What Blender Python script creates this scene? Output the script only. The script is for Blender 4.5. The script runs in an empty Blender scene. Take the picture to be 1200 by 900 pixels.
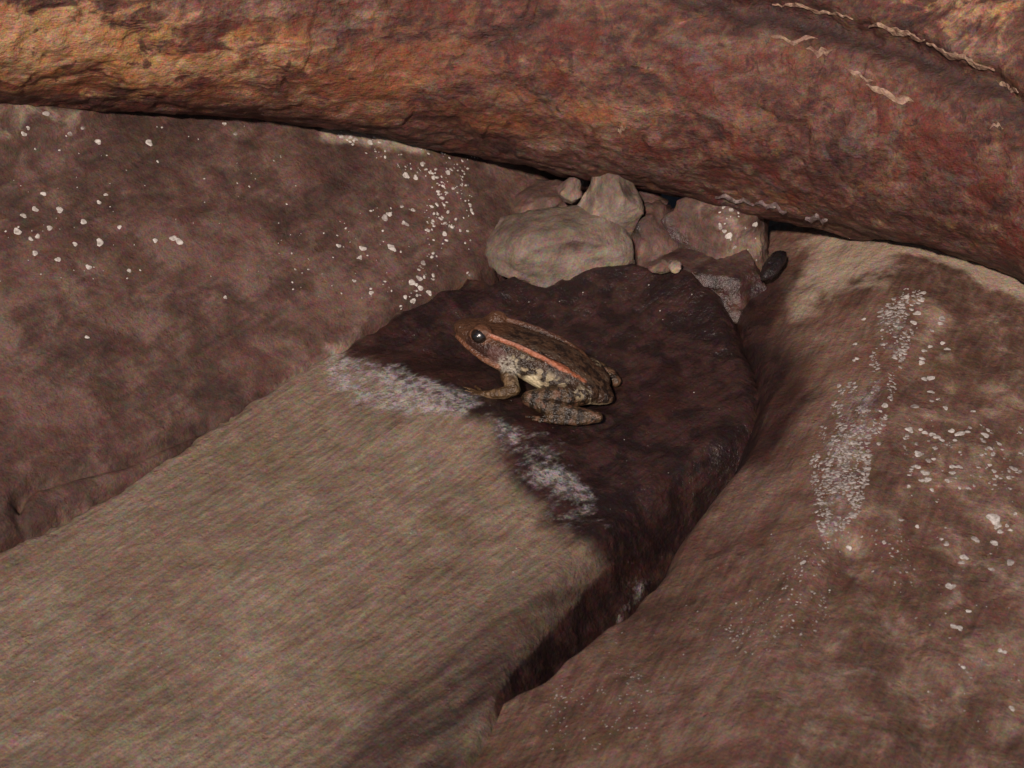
import bpy, bmesh, math, random
import numpy as np
from mathutils import Vector, Matrix
from mathutils.bvhtree import BVHTree

scene = bpy.context.scene
COL = scene.collection

# ------------------------------------------------------------------ camera
PITCH = math.radians(38.0)
DIST = 0.95
HFOV = math.radians(22.6)
VIEW = Vector((0, math.cos(PITCH), -math.sin(PITCH)))
RIGHT = Vector((1, 0, 0))
UP = Vector((0, math.sin(PITCH), math.cos(PITCH)))
CAM = -VIEW * DIST
cam_data = bpy.data.cameras.new('camera')
cam_data.sensor_fit = 'HORIZONTAL'
cam_data.angle = HFOV
cam_data.clip_start = 0.01
cam_data.clip_end = 8000
cam_data.dof.use_dof = True
cam_data.dof.focus_distance = DIST
cam_data.dof.aperture_fstop = 32
cam = bpy.data.objects.new('camera', cam_data)
cam.location = CAM
cam.rotation_euler = (math.pi / 2 - PITCH, 0, 0)
COL.objects.link(cam)
scene.camera = cam

# ------------------------------------------------------------------ light
SUN_ELEV = math.radians(42)
SUN_AZ = math.radians(12)            # to the left of straight behind the camera
sun_from = Vector((-math.sin(SUN_AZ) * math.cos(SUN_ELEV), -math.cos(SUN_AZ) * math.cos(SUN_ELEV), math.sin(SUN_ELEV)))
sd = bpy.data.lights.new('sun', 'SUN')
sd.energy = 3.2
sd.angle = math.radians(3)
sd.color = (1.0, 0.84, 0.74)
sun = bpy.data.objects.new('sun', sd)
sun.rotation_euler = (-sun_from).to_track_quat('-Z', 'Y').to_euler()
sun.location = sun_from * 3
COL.objects.link(sun)

world = bpy.data.worlds.new('World')
scene.world = world
world.use_nodes = True
wn = world.node_tree
for n in list(wn.nodes):
    wn.nodes.remove(n)
sky = wn.nodes.new('ShaderNodeTexSky')
sky.sky_type = 'NISHITA'
sky.sun_disc = False
sky.sun_elevation = SUN_ELEV
sky.sun_rotation = math.atan2(sun_from.x, sun_from.y)
bg = wn.nodes.new('ShaderNodeBackground')
bg.inputs['Strength'].default_value = 0.03
wo = wn.nodes.new('ShaderNodeOutputWorld')
wn.links.new(sky.outputs[0], bg.inputs[0])
wn.links.new(bg.outputs[0], wo.inputs[0])

scene.view_settings.view_transform = 'Standard'
scene.view_settings.look = 'None'
scene.view_settings.gamma = 1
scene.view_settings.exposure = 0.45

# ------------------------------------------------------------------ helpers
TH = math.tan(HFOV / 2)
rng = np.random.default_rng(7)
random.seed(7)

def ray(px, py):
    return (VIEW + RIGHT * ((px - 600) / 600 * TH) + UP * ((450 - py) / 600 * TH))

def P(px, py, z=0.0):
    d = ray(px, py)
    t = (z - CAM.z) / d.z
    return CAM + d * t

def on_plane(px, py, pl):
    """point of the viewing ray on plane z = a x + b y + c"""
    a, b, c = pl
    d = ray(px, py)
    t = (a * CAM.x + b * CAM.y + c - CAM.z) / (d.z - a * d.x - b * d.y)
    return CAM + d * t

def plane3(p, q, r):
    m = np.array([[p.x, p.y, 1], [q.x, q.y, 1], [r.x, r.y, 1]])
    return np.linalg.solve(m, np.array([p.z, q.z, r.z]))

def hash3(ix, iy, iz, seed):
    h = (ix.astype(np.int64) * 374761393 + iy.astype(np.int64) * 668265263 + iz.astype(np.int64) * 2147483647 + seed * 1274126177) & 0xffffffff
    h = ((h ^ (h >> 13)) * 1274126177) & 0xffffffff
    h = ((h ^ (h >> 16)) * 2246822519) & 0xffffffff
    return ((h ^ (h >> 15)) & 0xffffff) / float(0xffffff)

def vnoise(x, y, z, seed=0):
    x, y, z = np.broadcast_arrays(np.asarray(x, float), np.asarray(y, float), np.asarray(z, float))
    ix, iy, iz = np.floor(x), np.floor(y), np.floor(z)
    fx, fy, fz = x - ix, y - iy, z - iz
    u, v, w = (f * f * f * (f * (f * 6 - 15) + 10) for f in (fx, fy, fz))
    out = 0
    for dx in (0, 1):
        for dy in (0, 1):
            for dz in (0, 1):
                wgt = (u if dx else 1 - u) * (v if dy else 1 - v) * (w if dz else 1 - w)
                out = out + wgt * hash3(ix + dx, iy + dy, iz + dz, seed)
    return out * 2 - 1

def fbm(x, y, z=0.0, freq=1.0, octaves=4, seed=0, gain=0.5):
    s, a = 0, 1.0
    for o in range(octaves):
        s = s + a * vnoise(np.asarray(x) * freq, np.asarray(y) * freq, np.asarray(z) * freq, seed + o * 17)
        freq *= 2.03
        a *= gain
    return s

def sstep(a, b, x):
    t = np.clip((x - a) / (b - a), 0, 1)
    return t * t * (3 - 2 * t)

def poly_sd(x, y, pts):
    """signed distance to a polygon, positive inside"""
    pts = np.asarray(pts, float)
    d2 = np.full(x.shape, 1e9)
    inside = np.zeros(x.shape, bool)
    n = len(pts)
    for i in range(n):
        ax, ay = pts[i]
        bx, by = pts[(i + 1) % n]
        ex, ey = bx - ax, by - ay
        t = np.clip(((x - ax) * ex + (y - ay) * ey) / (ex * ex + ey * ey + 1e-20), 0, 1)
        d2 = np.minimum(d2, (x - ax - t * ex) ** 2 + (y - ay - t * ey) ** 2)
        c = ((ay > y) != (by > y))
        with np.errstate(divide='ignore', invalid='ignore'):
            xi = (bx - ax) * (y - ay) / (by - ay if by != ay else 1e-20) + ax
        inside ^= c & (x < xi)
    d = np.sqrt(d2)
    return np.where(inside, d, -d)

def line_d(x, y, pts):
    d2 = np.full(np.shape(x), 1e9)
    for (ax, ay), (bx, by) in zip(pts[:-1], pts[1:]):
        ex, ey = bx - ax, by - ay
        t = np.clip(((x - ax) * ex + (y - ay) * ey) / (ex * ex + ey * ey + 1e-20), 0, 1)
        d2 = np.minimum(d2, (x - ax - t * ex) ** 2 + (y - ay - t * ey) ** 2)
    return np.sqrt(d2)

def link(o, parent=None):
    COL.objects.link(o)
    if parent is not None:
        o.parent = parent
    return o

def tag(o, label, cat, group=None):
    o['label'] = label
    o['category'] = cat
    if group:
        o['group'] = group
    return o

def smooth(me):
    me.polygons.foreach_set('use_smooth', np.ones(len(me.polygons), bool))
    me.update()

def mesh_np(name, verts, faces, material, attrs=None):
    me = bpy.data.meshes.new(name)
    verts = np.asarray(verts, np.float32)
    faces = np.asarray(faces, np.int32)
    me.vertices.add(len(verts))
    me.vertices.foreach_set('co', verts.ravel())
    k = faces.shape[1]
    me.loops.add(faces.size)
    me.loops.foreach_set('vertex_index', faces.ravel())
    me.polygons.add(len(faces))
    me.polygons.foreach_set('loop_start', np.arange(0, faces.size, k, dtype=np.int32))
    me.update(calc_edges=True)
    me.validate()
    smooth(me)
    for an, av in (attrs or {}).items():
        at = me.attributes.new(an, 'FLOAT', 'POINT')
        at.data.foreach_set('value', np.asarray(av, np.float32))
    me.materials.append(material)
    return me

def grid_faces(nu, nv, wrap=False):
    i = np.arange(nu - 1)[:, None]
    j = np.arange(nv if wrap else nv - 1)[None, :]
    j2 = (j + 1) % nv
    return np.stack([i * nv + j, (i + 1) * nv + j, (i + 1) * nv + j2, i * nv + j2], -1).reshape(-1, 4)

# ------------------------------------------------------------------ node helpers
class NT:
    def __init__(self, name):
        self.m = bpy.data.materials.new(name)
        self.m.use_nodes = True
        self.t = self.m.node_tree
        for n in list(self.t.nodes):
            self.t.nodes.remove(n)
        self.out = self.t.nodes.new('ShaderNodeOutputMaterial')
        self.b = self.t.nodes.new('ShaderNodeBsdfPrincipled')
        self.t.links.new(self.b.outputs[0], self.out.inputs[0])
        self.co = self.t.nodes.new('ShaderNodeTexCoord').outputs['Object']

    def new(self, kind):
        return self.t.nodes.new(kind)

    def put(self, sock, v):
        if hasattr(v, 'is_output') or isinstance(v, bpy.types.NodeSocket):
            self.t.links.new(v, sock)
        elif isinstance(v, (tuple, list)) and len(v) == 3 and sock.type == 'RGBA':
            sock.default_value = (*v, 1)
        else:
            sock.default_value = v

    def mapping(self, rot=(0, 0, 0), scale=(1, 1, 1), co=None):
        n = self.new('ShaderNodeMapping')
        n.vector_type = 'TEXTURE'
        self.put(n.inputs['Vector'], co or self.co)
        n.inputs['Rotation'].default_value = rot
        n.inputs['Scale'].default_value = tuple(1 / q for q in scale)
        return n.outputs[0]

    def noise(self, scale, detail=4, rough=0.55, co=None, dist=0.0):
        n = self.new('ShaderNodeTexNoise')
        self.put(n.inputs['Vector'], co or self.co)
        n.inputs['Scale'].default_value = scale
        n.inputs['Detail'].default_value = detail
        n.inputs['Roughness'].default_value = rough
        n.inputs['Distortion'].default_value = dist
        return n.outputs['Fac']

    def noise_c(self, scale, co=None, detail=1):
        n = self.new('ShaderNodeTexNoise')
        self.put(n.inputs['Vector'], co or self.co)
        n.inputs['Scale'].default_value = scale
        n.inputs['Detail'].default_value = detail
        return n.outputs['Color']

    def voronoi(self, scale, co=None, feature='F1'):
        n = self.new('ShaderNodeTexVoronoi')
        n.feature = feature
        self.put(n.inputs['Vector'], co or self.co)
        n.inputs['Scale'].default_value = scale
        return n.outputs['Distance']

    def attr(self, name):
        n = self.new('ShaderNodeAttribute')
        n.attribute_name = name
        return n

    def math(self, op, a, b=0.0, clamp=False):
        n = self.new('ShaderNodeMath')
        n.operation = op
        n.use_clamp = clamp
        self.put(n.inputs[0], a)
        self.put(n.inputs[1], b)
        return n.outputs[0]

    def rng(self, v, a, b, c=0.0, d=1.0):
        n = self.new('ShaderNodeMapRange')
        n.interpolation_type = 'SMOOTHSTEP'
        self.put(n.inputs['Value'], v)
        n.inputs['From Min'].default_value = a
        n.inputs['From Max'].default_value = b
        n.inputs['To Min'].default_value = c
        n.inputs['To Max'].default_value = d
        return n.outputs[0]

    def mix(self, f, a, b, mode='MIX'):
        n = self.new('ShaderNodeMix')
        n.data_type = 'RGBA'
        n.blend_type = mode
        self.put(n.inputs[0], f)
        self.put(n.inputs[6], a)
        self.put(n.inputs[7], b)
        return n.outputs[2]

    def ramp(self, f, stops):
        n = self.new('ShaderNodeValToRGB')
        self.put(n.inputs[0], f)
        e = n.color_ramp.elements
        e[0].position, e[0].color = stops[0][0], (*stops[0][1], 1)
        e[1].position, e[1].color = stops[-1][0], (*stops[-1][1], 1)
        for p, c in stops[1:-1]:
            x = e.new(p)
            x.color = (*c, 1)
        return n.outputs[0]

    def bump(self, h, dist, strength=1.0, normal=None):
        n = self.new('ShaderNodeBump')
        self.put(n.inputs['Height'], h)
        n.inputs['Distance'].default_value = dist
        n.inputs['Strength'].default_value = strength
        if normal is not None:
            self.t.links.new(normal, n.inputs['Normal'])
        return n.outputs[0]

    def done(self, col, rough, normal=None, spec=0.5):
        self.put(self.b.inputs['Base Color'], col)
        self.put(self.b.inputs['Roughness'], rough)
        self.put(self.b.inputs['Specular IOR Level'], spec)
        if normal is not None:
            self.put(self.b.inputs['Normal'], normal)
        return self.m

GRAIN = math.radians(43)

def speckle(k, col, amount=0.65):
    """fine mineral grains, each of a slightly different tint"""
    g = k.noise_c(1500, detail=2)
    col = k.mix(amount, col, g, 'OVERLAY')
    g2 = k.noise_c(420, detail=2)
    return k.mix(amount * 0.8, col, g2, 'SOFT_LIGHT')

def rock_material(name, lo, mid, hi, wet_col=(0.017, 0.0095, 0.0092), grain=GRAIN, streak=0.5, rough=0.75,
                  crust_col=(0.36, 0.32, 0.31), bump=1.0, red=(0.11, 0.035, 0.022), red_amt=0.35, pale=(0.34, 0.26, 0.20), rw=0.10):
    k = NT(name)
    st = k.mapping((0, 0, grain), (22, 130, 60))
    st2 = k.mapping((0, 0, grain + 0.1), (85, 480, 150))
    n_big = k.noise(14, 5, 0.6)
    n_mid = k.noise(75, 6, 0.62, dist=0.4)
    n_st = k.noise(1.0, 5, 0.6, st)
    n_st2 = k.noise(1.0, 4, 0.6, st2)
    v = k.math('MULTIPLY', n_big, 0.42)
    v = k.math('ADD', v, k.math('MULTIPLY', n_mid, 0.38 * (1 - streak) + 0.12))
    v = k.math('ADD', v, k.math('MULTIPLY', n_st, 0.16 * streak + 0.06))
    v = k.math('ADD', v, k.math('MULTIPLY', n_st2, 0.40 * streak + 0.02))
    tot = 0.42 + 0.38 * (1 - streak) + 0.12 + 0.16 * streak + 0.06 + 0.40 * streak + 0.02
    v = k.math('DIVIDE', v, tot)
    col = k.ramp(v, [(0.5 - rw, lo), (0.5, mid), (0.5 + rw, hi)])
    # iron staining
    n_red = k.noise(26, 5, 0.65, dist=0.6)
    col = k.mix(k.math('MULTIPLY', k.rng(n_red, 0.50, 0.66), red_amt), col, red)
    n_ol = k.noise(33, 4, 0.6, k.mapping((0.4, 0.2, 0), (1, 1.7, 1)))
    col = k.mix(k.math('MULTIPLY', k.rng(n_ol, 0.54, 0.68), 0.30), col, tuple(c * s for c, s in zip(mid, (0.85, 0.98, 0.62))))
    # pale dry patches and damp (attributes), which also carry painted light and shade
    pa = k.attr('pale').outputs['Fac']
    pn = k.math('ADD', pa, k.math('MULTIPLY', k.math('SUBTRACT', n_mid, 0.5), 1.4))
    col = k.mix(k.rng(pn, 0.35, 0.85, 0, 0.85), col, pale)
    # dark pits
    pit = k.rng(k.noise(210, 3, 0.6), 0.63, 0.72)
    col = k.mix(k.math('MULTIPLY', pit, 0.3), col, tuple(c * 0.5 for c in lo))
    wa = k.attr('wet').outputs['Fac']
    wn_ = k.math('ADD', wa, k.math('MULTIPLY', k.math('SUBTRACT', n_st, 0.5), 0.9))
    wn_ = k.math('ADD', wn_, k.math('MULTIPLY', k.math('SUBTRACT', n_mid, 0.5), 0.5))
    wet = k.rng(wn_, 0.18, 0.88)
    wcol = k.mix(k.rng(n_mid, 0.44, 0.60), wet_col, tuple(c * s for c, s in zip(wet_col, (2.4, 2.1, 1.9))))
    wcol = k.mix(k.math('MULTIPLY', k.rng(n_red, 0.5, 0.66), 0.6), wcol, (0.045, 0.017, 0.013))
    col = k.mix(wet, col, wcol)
    ca = k.attr('crust_glint').outputs['Fac']
    n_cr = k.noise(1.0, 5, 0.72, k.mapping((0, 0, grain), (120, 300, 200)), 0.2)
    cr = k.math('ADD', k.math('MULTIPLY', ca, 0.62), k.math('SUBTRACT', n_cr, 0.52))
    crm = k.rng(cr, 0.38, 0.72)
    crm = k.math('MULTIPLY', crm, k.rng(k.noise(330, 4, 0.7), 0.38, 0.56, 0.25, 1.0))
    crm = k.math('MULTIPLY', crm, k.rng(ca, 0.02, 0.2))
    col = k.mix(k.math('MULTIPLY', crm, 0.8), col, crust_col)
    col = speckle(k, col)
    r = k.rng(wet, 0, 1, rough, 0.32)
    r = k.math('MAXIMUM', r, k.math('MULTIPLY', crm, 0.8))
    h = k.math('ADD', k.math('MULTIPLY', n_st2, 0.5 * streak + 0.1), k.math('MULTIPLY', n_mid, 0.8))
    nb = k.bump(h, 0.0016 * bump)
    h2 = k.math('ADD', k.noise(620, 4, 0.65), k.math('MULTIPLY', crm, 0.6))
    h2 = k.math('SUBTRACT', h2, k.math('MULTIPLY', pit, 0.3))
    nb = k.bump(h2, 0.0005 * bump, 1.0, nb)
    return k.done(col, r, nb, 0.35)

# ------------------------------------------------------------------ materials
M_TAN = rock_material('tan_sandstone', (0.122, 0.078, 0.054), (0.190, 0.136, 0.097), (0.275, 0.208, 0.155), streak=0.85, red_amt=0.18, red=(0.17, 0.085, 0.055))
M_LEFT = rock_material('maroon_stone', (0.040, 0.020, 0.015), (0.078, 0.041, 0.031), (0.140, 0.083, 0.065), streak=0.30, red_amt=0.45, red=(0.085, 0.032, 0.026), rw=0.07)
M_RIGHT = rock_material('brown_stone', (0.065, 0.032, 0.021), (0.128, 0.070, 0.049), (0.205, 0.128, 0.093), grain=math.radians(62), streak=0.45, rw=0.08, red_amt=0.50, red=(0.115, 0.042, 0.03), pale=(0.36, 0.27, 0.20))
M_PALE = rock_material('pale_stone', (0.095, 0.066, 0.050), (0.155, 0.113, 0.089), (0.225, 0.175, 0.140), streak=0.25, red_amt=0.25, red=(0.19, 0.105, 0.08))
M_PINK = rock_material('pink_stone', (0.10, 0.062, 0.050), (0.155, 0.102, 0.085), (0.23, 0.165, 0.138), streak=0.2)
M_RED = rock_material('reddish_stone', (0.052, 0.027, 0.022), (0.100, 0.056, 0.044), (0.18, 0.118, 0.090), streak=0.3, red_amt=0.5)
M_DARKPEB = rock_material('dark_wet_pebble', (0.008, 0.006, 0.007), (0.012, 0.008, 0.009), (0.022, 0.015, 0.016), rough=0.32, red_amt=0.1)
M_GROUND = rock_material('dark_gravelly_earth', (0.03, 0.02, 0.016), (0.06, 0.042, 0.033), (0.11, 0.08, 0.062), streak=0.1)

def rust_material():
    k = NT('flaking_rust')
    st = k.mapping((0, 0, 0.28), (1.0, 2.2, 2.2))
    n1 = k.noise(16, 6, 0.62, st, 0.3)
    n2 = k.noise(62, 6, 0.65, st, 0.6)
    n3 = k.noise(28, 4, 0.6, k.mapping((0.5, 0.2, 0.1), (1, 2, 2)), 0.8)
    n4 = k.noise(190, 5, 0.7, st, 0.4)
    v = k.math('ADD', k.math('MULTIPLY', n1, 0.35), k.math('ADD', k.math('MULTIPLY', n2, 0.42), k.math('MULTIPLY', n4, 0.23)))
    col = k.ramp(v, [(0.40, (0.032, 0.012, 0.010)), (0.46, (0.068, 0.025, 0.018)), (0.51, (0.112, 0.046, 0.031)), (0.56, (0.155, 0.080, 0.055)), (0.62, (0.235, 0.138, 0.100))])
    red = k.rng(k.noise(21, 5, 0.62, k.mapping((0.3, 0.9, 0), (1, 1.6, 1.6)), 0.7), 0.52, 0.60)
    col = k.mix(k.math('MULTIPLY', red, 0.7), col, (0.105, 0.022, 0.014))
    ob = k.rng(k.noise(44, 5, 0.65, k.mapping((0.1, 0.4, 0.9), (1, 1.5, 1.5)), 0.8), 0.56, 0.66)
    col = k.mix(k.math('MULTIPLY', ob, 0.5), col, (0.20, 0.085, 0.038))
    gb = k.rng(k.noise(52, 5, 0.65, k.mapping((0.7, 0.1, 0.3), (1, 1.8, 1.8)), 0.5), 0.56, 0.66)
    col = k.mix(k.math('MULTIPLY', gb, 0.42), col, (0.15, 0.108, 0.092))
    org = k.attr('orange').outputs['Fac']
    of = k.math('ADD', k.math('MULTIPLY', org, 0.55), k.math('SUBTRACT', n3, 0.5))
    col = k.mix(k.rng(of, 0.17, 0.46, 0, 0.62), col, (0.24, 0.085, 0.034))
    pal = k.attr('pale').outputs['Fac']
    pf = k.math('ADD', k.math('MULTIPLY', pal, 0.62), k.math('MULTIPLY', k.math('SUBTRACT', n2, 0.5), 1.5))
    pcol = k.ramp(n3, [(0.38, (0.32, 0.135, 0.050)), (0.5, (0.42, 0.245, 0.135)), (0.62, (0.40, 0.195, 0.075))])
    col = k.mix(k.rng(pf, 0.18, 0.48, 0, 0.88), col, pcol)
    sp = k.rng(k.noise(85, 5, 0.6, k.mapping((0.2, 0.6, 0.4), (1, 1.4, 1.4)), 0.9), 0.60, 0.66)
    col = k.mix(k.math('MULTIPLY', sp, 0.75), col, (0.042, 0.014, 0.014))
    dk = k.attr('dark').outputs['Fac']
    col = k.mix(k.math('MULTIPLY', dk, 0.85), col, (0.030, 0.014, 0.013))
    col = speckle(k, col, 0.8)
    h = k.math('ADD', k.math('MULTIPLY', n2, 1.0), k.math('MULTIPLY', n4, 0.6))
    nb = k.bump(h, 0.0014)
    nb = k.bump(k.noise(520, 4, 0.68), 0.0007, 1.0, nb)
    r = k.rng(n4, 0.35, 0.65, 0.45, 0.85)
    return k.done(col, r, nb, 0.35)

M_RUST = rust_material()

def simple_mat(name, a, b, scale, rough, bumpd=0.0006, spec=0.4):
    k = NT(name)
    n = k.noise(scale, 5, 0.62)
    col = k.ramp(n, [(0.36, a), (0.64, b)])
    col = speckle(k, col, 0.25)
    return k.done(col, rough, k.bump(k.noise(scale * 3, 4, 0.6), bumpd), spec)

M_FLAKE = simple_mat('pale_scale', (0.13, 0.065, 0.045), (0.40, 0.27, 0.19), 300, 0.7)
M_GREYFLAKE = simple_mat('grey_scale', (0.07, 0.045, 0.042), (0.26, 0.20, 0.19), 320, 0.5)
def lichen_mat(name, a, b):
    k = NT(name)
    co_w = k.new('ShaderNodeNewGeometry').outputs['Position']
    return k.done(k.ramp(k.noise(700, 3, 0.6, co_w), [(0.36, a), (0.64, b)]), 0.8, None, 0.3)
M_LICHEN_GLINT = lichen_mat('white_lichen_glint', (0.27, 0.24, 0.21), (0.60, 0.56, 0.52))
M_LICHEN_DIM = lichen_mat('grey_lichen', (0.17, 0.14, 0.125), (0.42, 0.38, 0.35))
M_QUARTZ = simple_mat('cream_quartz', (0.34, 0.24, 0.18), (0.68, 0.56, 0.46), 200, 0.4)

# ------------------------------------------------------------------ ground
def axis(lo, hi, step, flo, fhi, grow=1.18):
    a = list(np.arange(lo, hi + step * 0.5, step))
    s, x = step, a[-1]
    while x < fhi:
        s *= grow
        x += s
        a.append(x)
    s, x, pre = step, a[0], []
    while x > flo:
        s *= grow
        x -= s
        pre.append(x)
    return np.array(pre[::-1] + a)

GZ = -0.075
gx = axis(-0.6, 0.6, 0.02, -3000, 3000, 1.35)
gy = axis(-0.6, 0.8, 0.02, -3000, 3000, 1.35)
X, Y = np.meshgrid(gx, gy, indexing='ij')
fade = np.exp(-np.maximum(np.hypot(X, Y) - 1, 0) / 4)
mc = P(740, 285, -0.02)
Z = GZ + 0.006 * fbm(X, Y, 0, 14, 4, 3) * fade + 0.05 * np.exp(-((X - mc.x) / 0.07) ** 2 - ((Y - mc.y - 0.01) / 0.035) ** 2)
ground = link(bpy.data.objects.new('ground', mesh_np('ground', np.stack([X, Y, Z], -1).reshape(-1, 3), grid_faces(len(gx), len(gy)), M_GROUND)))
ground['kind'] = 'structure'

# ------------------------------------------------------------------ rock surfaces (world heights)
def wp(px, py, z=0.0):
    p = P(px, py, z)
    return (p.x, p.y)

# slab under the frog: top edge traced at the height of its top
edge_ul = [(-520, 912), (-250, 775), (-100, 695), (0, 640), (60, 612), (140, 570), (215, 520), (290, 472), (345, 436), (400, 405), (440, 383), (472, 364), (510, 343), (545, 328), (558, 321)]
edge_far = [(575, 326), (592, 321), (603, 319), (612, 324), (628, 326), (640, 327), (652, 324), (665, 318), (674, 311), (690, 306), (712, 307), (740, 304), (765, 310), (800, 318), (832, 336), (862, 366), (893, 408), (905, 450), (898, 490), (872, 512)]
edge_rt = [(828, 536), (784, 568), (746, 606), (718, 636), (691, 662), (663, 697), (635, 733), (608, 771), (590, 802), (578, 828), (556, 872), (520, 935), (470, 1020), (420, 1120)]
C_OUT = [wp(*p) for p in edge_ul + edge_far + edge_rt] + [(-0.05, -0.52), (-0.62, -0.52)]
WET = [wp(*p) for p in [(392, 402), (440, 375), (558, 312), (760, 290), (940, 380), (960, 470), (900, 560), (830, 640), (700, 800), (590, 860), (578, 838), (640, 750), (672, 690), (722, 640), (700, 634), (672, 628), (640, 606), (610, 575), (590, 540), (566, 505), (520, 478), (470, 452), (425, 430)]]
CRUSTS = [([(362, 432), (398, 402), (432, 412), (480, 424), (556, 446), (580, 486), (556, 508), (500, 504), (440, 492), (380, 478)], 1.0),
          ([(560, 496), (600, 500), (672, 502), (700, 545), (716, 580), (726, 604), (692, 636), (660, 624), (622, 600), (592, 560)], 0.95),
          ([(536, 466), (592, 484), (632, 510), (606, 534), (556, 508)], 0.9),
          ([(668, 634), (706, 600), (712, 606), (678, 640)], 0.9),
          ([(708, 652), (745, 604), (796, 556), (814, 566), (786, 616), (730, 672)], 0.95),
          ([(285, 476), (300, 472), (304, 480), (290, 484)], 1.0)]
CRUST_W = [([wp(*p) for p in poly], s) for poly, s in CRUSTS]
TILT_LINE = [wp(340, 930), wp(440, 815), wp(560, 700), wp(690, 600)]

gdir = np.array([math.cos(GRAIN), math.sin(GRAIN)])
def along(x, y):
    return x * gdir[0] + y * gdir[1], -x * gdir[1] + y * gdir[0]

FROG_PX = (625, 453)
FROG_AT = wp(*FROG_PX, -0.006)
def c_top(x, y):
    s, t = along(x, y)
    z = 0.0018 * fbm(x, y, 0, 10, 4, 11) + 0.0002 * fbm(s * 0.40, t, 0, 170, 4, 21)
    dw = poly_sd(x, y, WET)
    z = z - 0.007 * sstep(0.0, 0.035, dw) + 0.0006 * fbm(s * .5, t, 0, 190, 3, 31) * sstep(-.01, .02, dw)
    fx_, fy_ = x - FROG_AT[0], y - FROG_AT[1]
    z = z + 0.17 * (-0.42 * fx_ - 0.906 * fy_) * np.exp(-(fx_ ** 2 + fy_ ** 2) / 0.034 ** 2)
    # right part leans towards the crevice
    lx, ly = TILT_LINE[0]
    mx, my = TILT_LINE[-1]
    L = math.hypot(mx - lx, my - ly)
    side = ((x - lx) * (my - ly) - (y - ly) * (mx - lx)) / L
    z = z - 0.10 * np.maximum(side, 0) * sstep(0.0, 0.02, side) * (1 - sstep(0.02, 0.09, y))
    return z

def rounded(z, d, e=0.006, k=1.6):
    e = np.asarray(e)
    inner = np.clip(1 - d / e, 0, 1)
    z = z - 0.5 * k * e * inner ** 2 * (d >= 0)
    return np.where(d < 0, z - 0.5 * k * e + k * d, z)

def c_height(x, y):
    rt = sstep(-0.03, 0.0, x) * sstep(0.07, 0.03, y)           # the crevice side is smooth and rounded
    d = poly_sd(x, y, C_OUT) + 0.0015 + 0.0016 * fbm(x, y, 0, 110, 4, 41) * (1 - 0.75 * rt)
    e = 0.004 + 0.008 * rt * sstep(-0.17, -0.11, y)
    z = rounded(c_top(x, y), d, e, 2.2)
    z = z + 0.0006 * fbm(x, y, 0, 160, 3, 47) * (d < 0)
    return np.maximum(z, GZ - 0.03), d

# lower edge of the pipe; the rocks fall away behind it into a hollow
low = [(-650, 112), (-400, 113), (-200, 116), (0, 122), (100, 126), (200, 131), (300, 140), (400, 152), (480, 164), (550, 175), (610, 189), (660, 201), (710, 210), (760, 219), (810, 229), (850, 238), (900, 250), (950, 262), (1010, 275), (1080, 289), (1140, 304), (1200, 327), (1300, 368), (1420, 425), (1560, 500), (1700, 580)]

# left rock face: a plane rising away from the slab's upper left edge
pa, pb = P(0, 640, -0.002), P(470, 366, -0.002)
hd = Vector((pb.x - pa.x, pb.y - pa.y, 0)).normalized()
perp = Vector((-hd.y, hd.x, 0))
SL = math.tan(math.radians(27))
L_PL = (perp.x * SL, perp.y * SL, pa.z - SL * (perp.x * pa.x + perp.y * pa.y))
def lp(px, py):
    p = on_plane(px, py, L_PL)
    return (p.x, p.y)
L_OUT = [lp(*p) for p in [(-560, 935), (-250, 778), (0, 643), (140, 574), (290, 476), (400, 409), (470, 368), (545, 332), (570, 325), (582, 300), (590, 275), (610, 245), (640, 222), (668, 208), (700, 180), (735, 120), (720, 30), (600, -80), (200, -150), (-600, -150), (-900, 200)]]
L_FOLD = [lp(505, 150), lp(512, 230), lp(535, 300), lp(560, 330)]
L_CRACK = [lp(22, 585), lp(20, 605), lp(28, 625), lp(8, 640)]
L_CRACK2 = [lp(20, 590), lp(40, 570), lp(140, 545), lp(215, 505), lp(245, 490)]
def l_height(x, y):
    d = poly_sd(x, y, L_OUT) + 0.0015 * fbm(x, y, 0, 90, 4, 51)
    z = L_PL[0] * x + L_PL[1] * y + L_PL[2]
    s, t = along(x, y)
    z = z + 0.0020 * fbm(x, y, 0, 12, 5, 53) + 0.0005 * fbm(s * 0.45, t, 0, 120, 4, 55)
    z = z - 0.15 * np.maximum(x - (L_FOLD[0][0] + (y - L_FOLD[0][1]) * (L_FOLD[-1][0] - L_FOLD[0][0]) / (L_FOLD[-1][1] - L_FOLD[0][1])), 0)
    for c in (L_CRACK, L_CRACK2):
        z = z - 0.0035 * np.exp(-(line_d(x, y, c) / 0.0018) ** 2)
    z = z - 1.3 * np.maximum(poly_sd(x, y, L_BACK), 0)
    # low raised layer in the upper left corner
    z = z + 0.004 * sstep(-0.002, 0.002, poly_sd(x, y, L_STEP))
    z = rounded(z, d, 0.004, 2.6)
    return np.maximum(z, GZ - 0.03), d
L_BACK = [lp(a, b - 14) for a, b in low if a < 720] + [(0.3, 1.2), (-1.5, 1.2), (-1.5, 0.1)]
L_STEP = [lp(-300, 330), lp(-20, 190), lp(40, 178), lp(80, 160), lp(130, 136), lp(150, 110), lp(-300, 60)]

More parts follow.
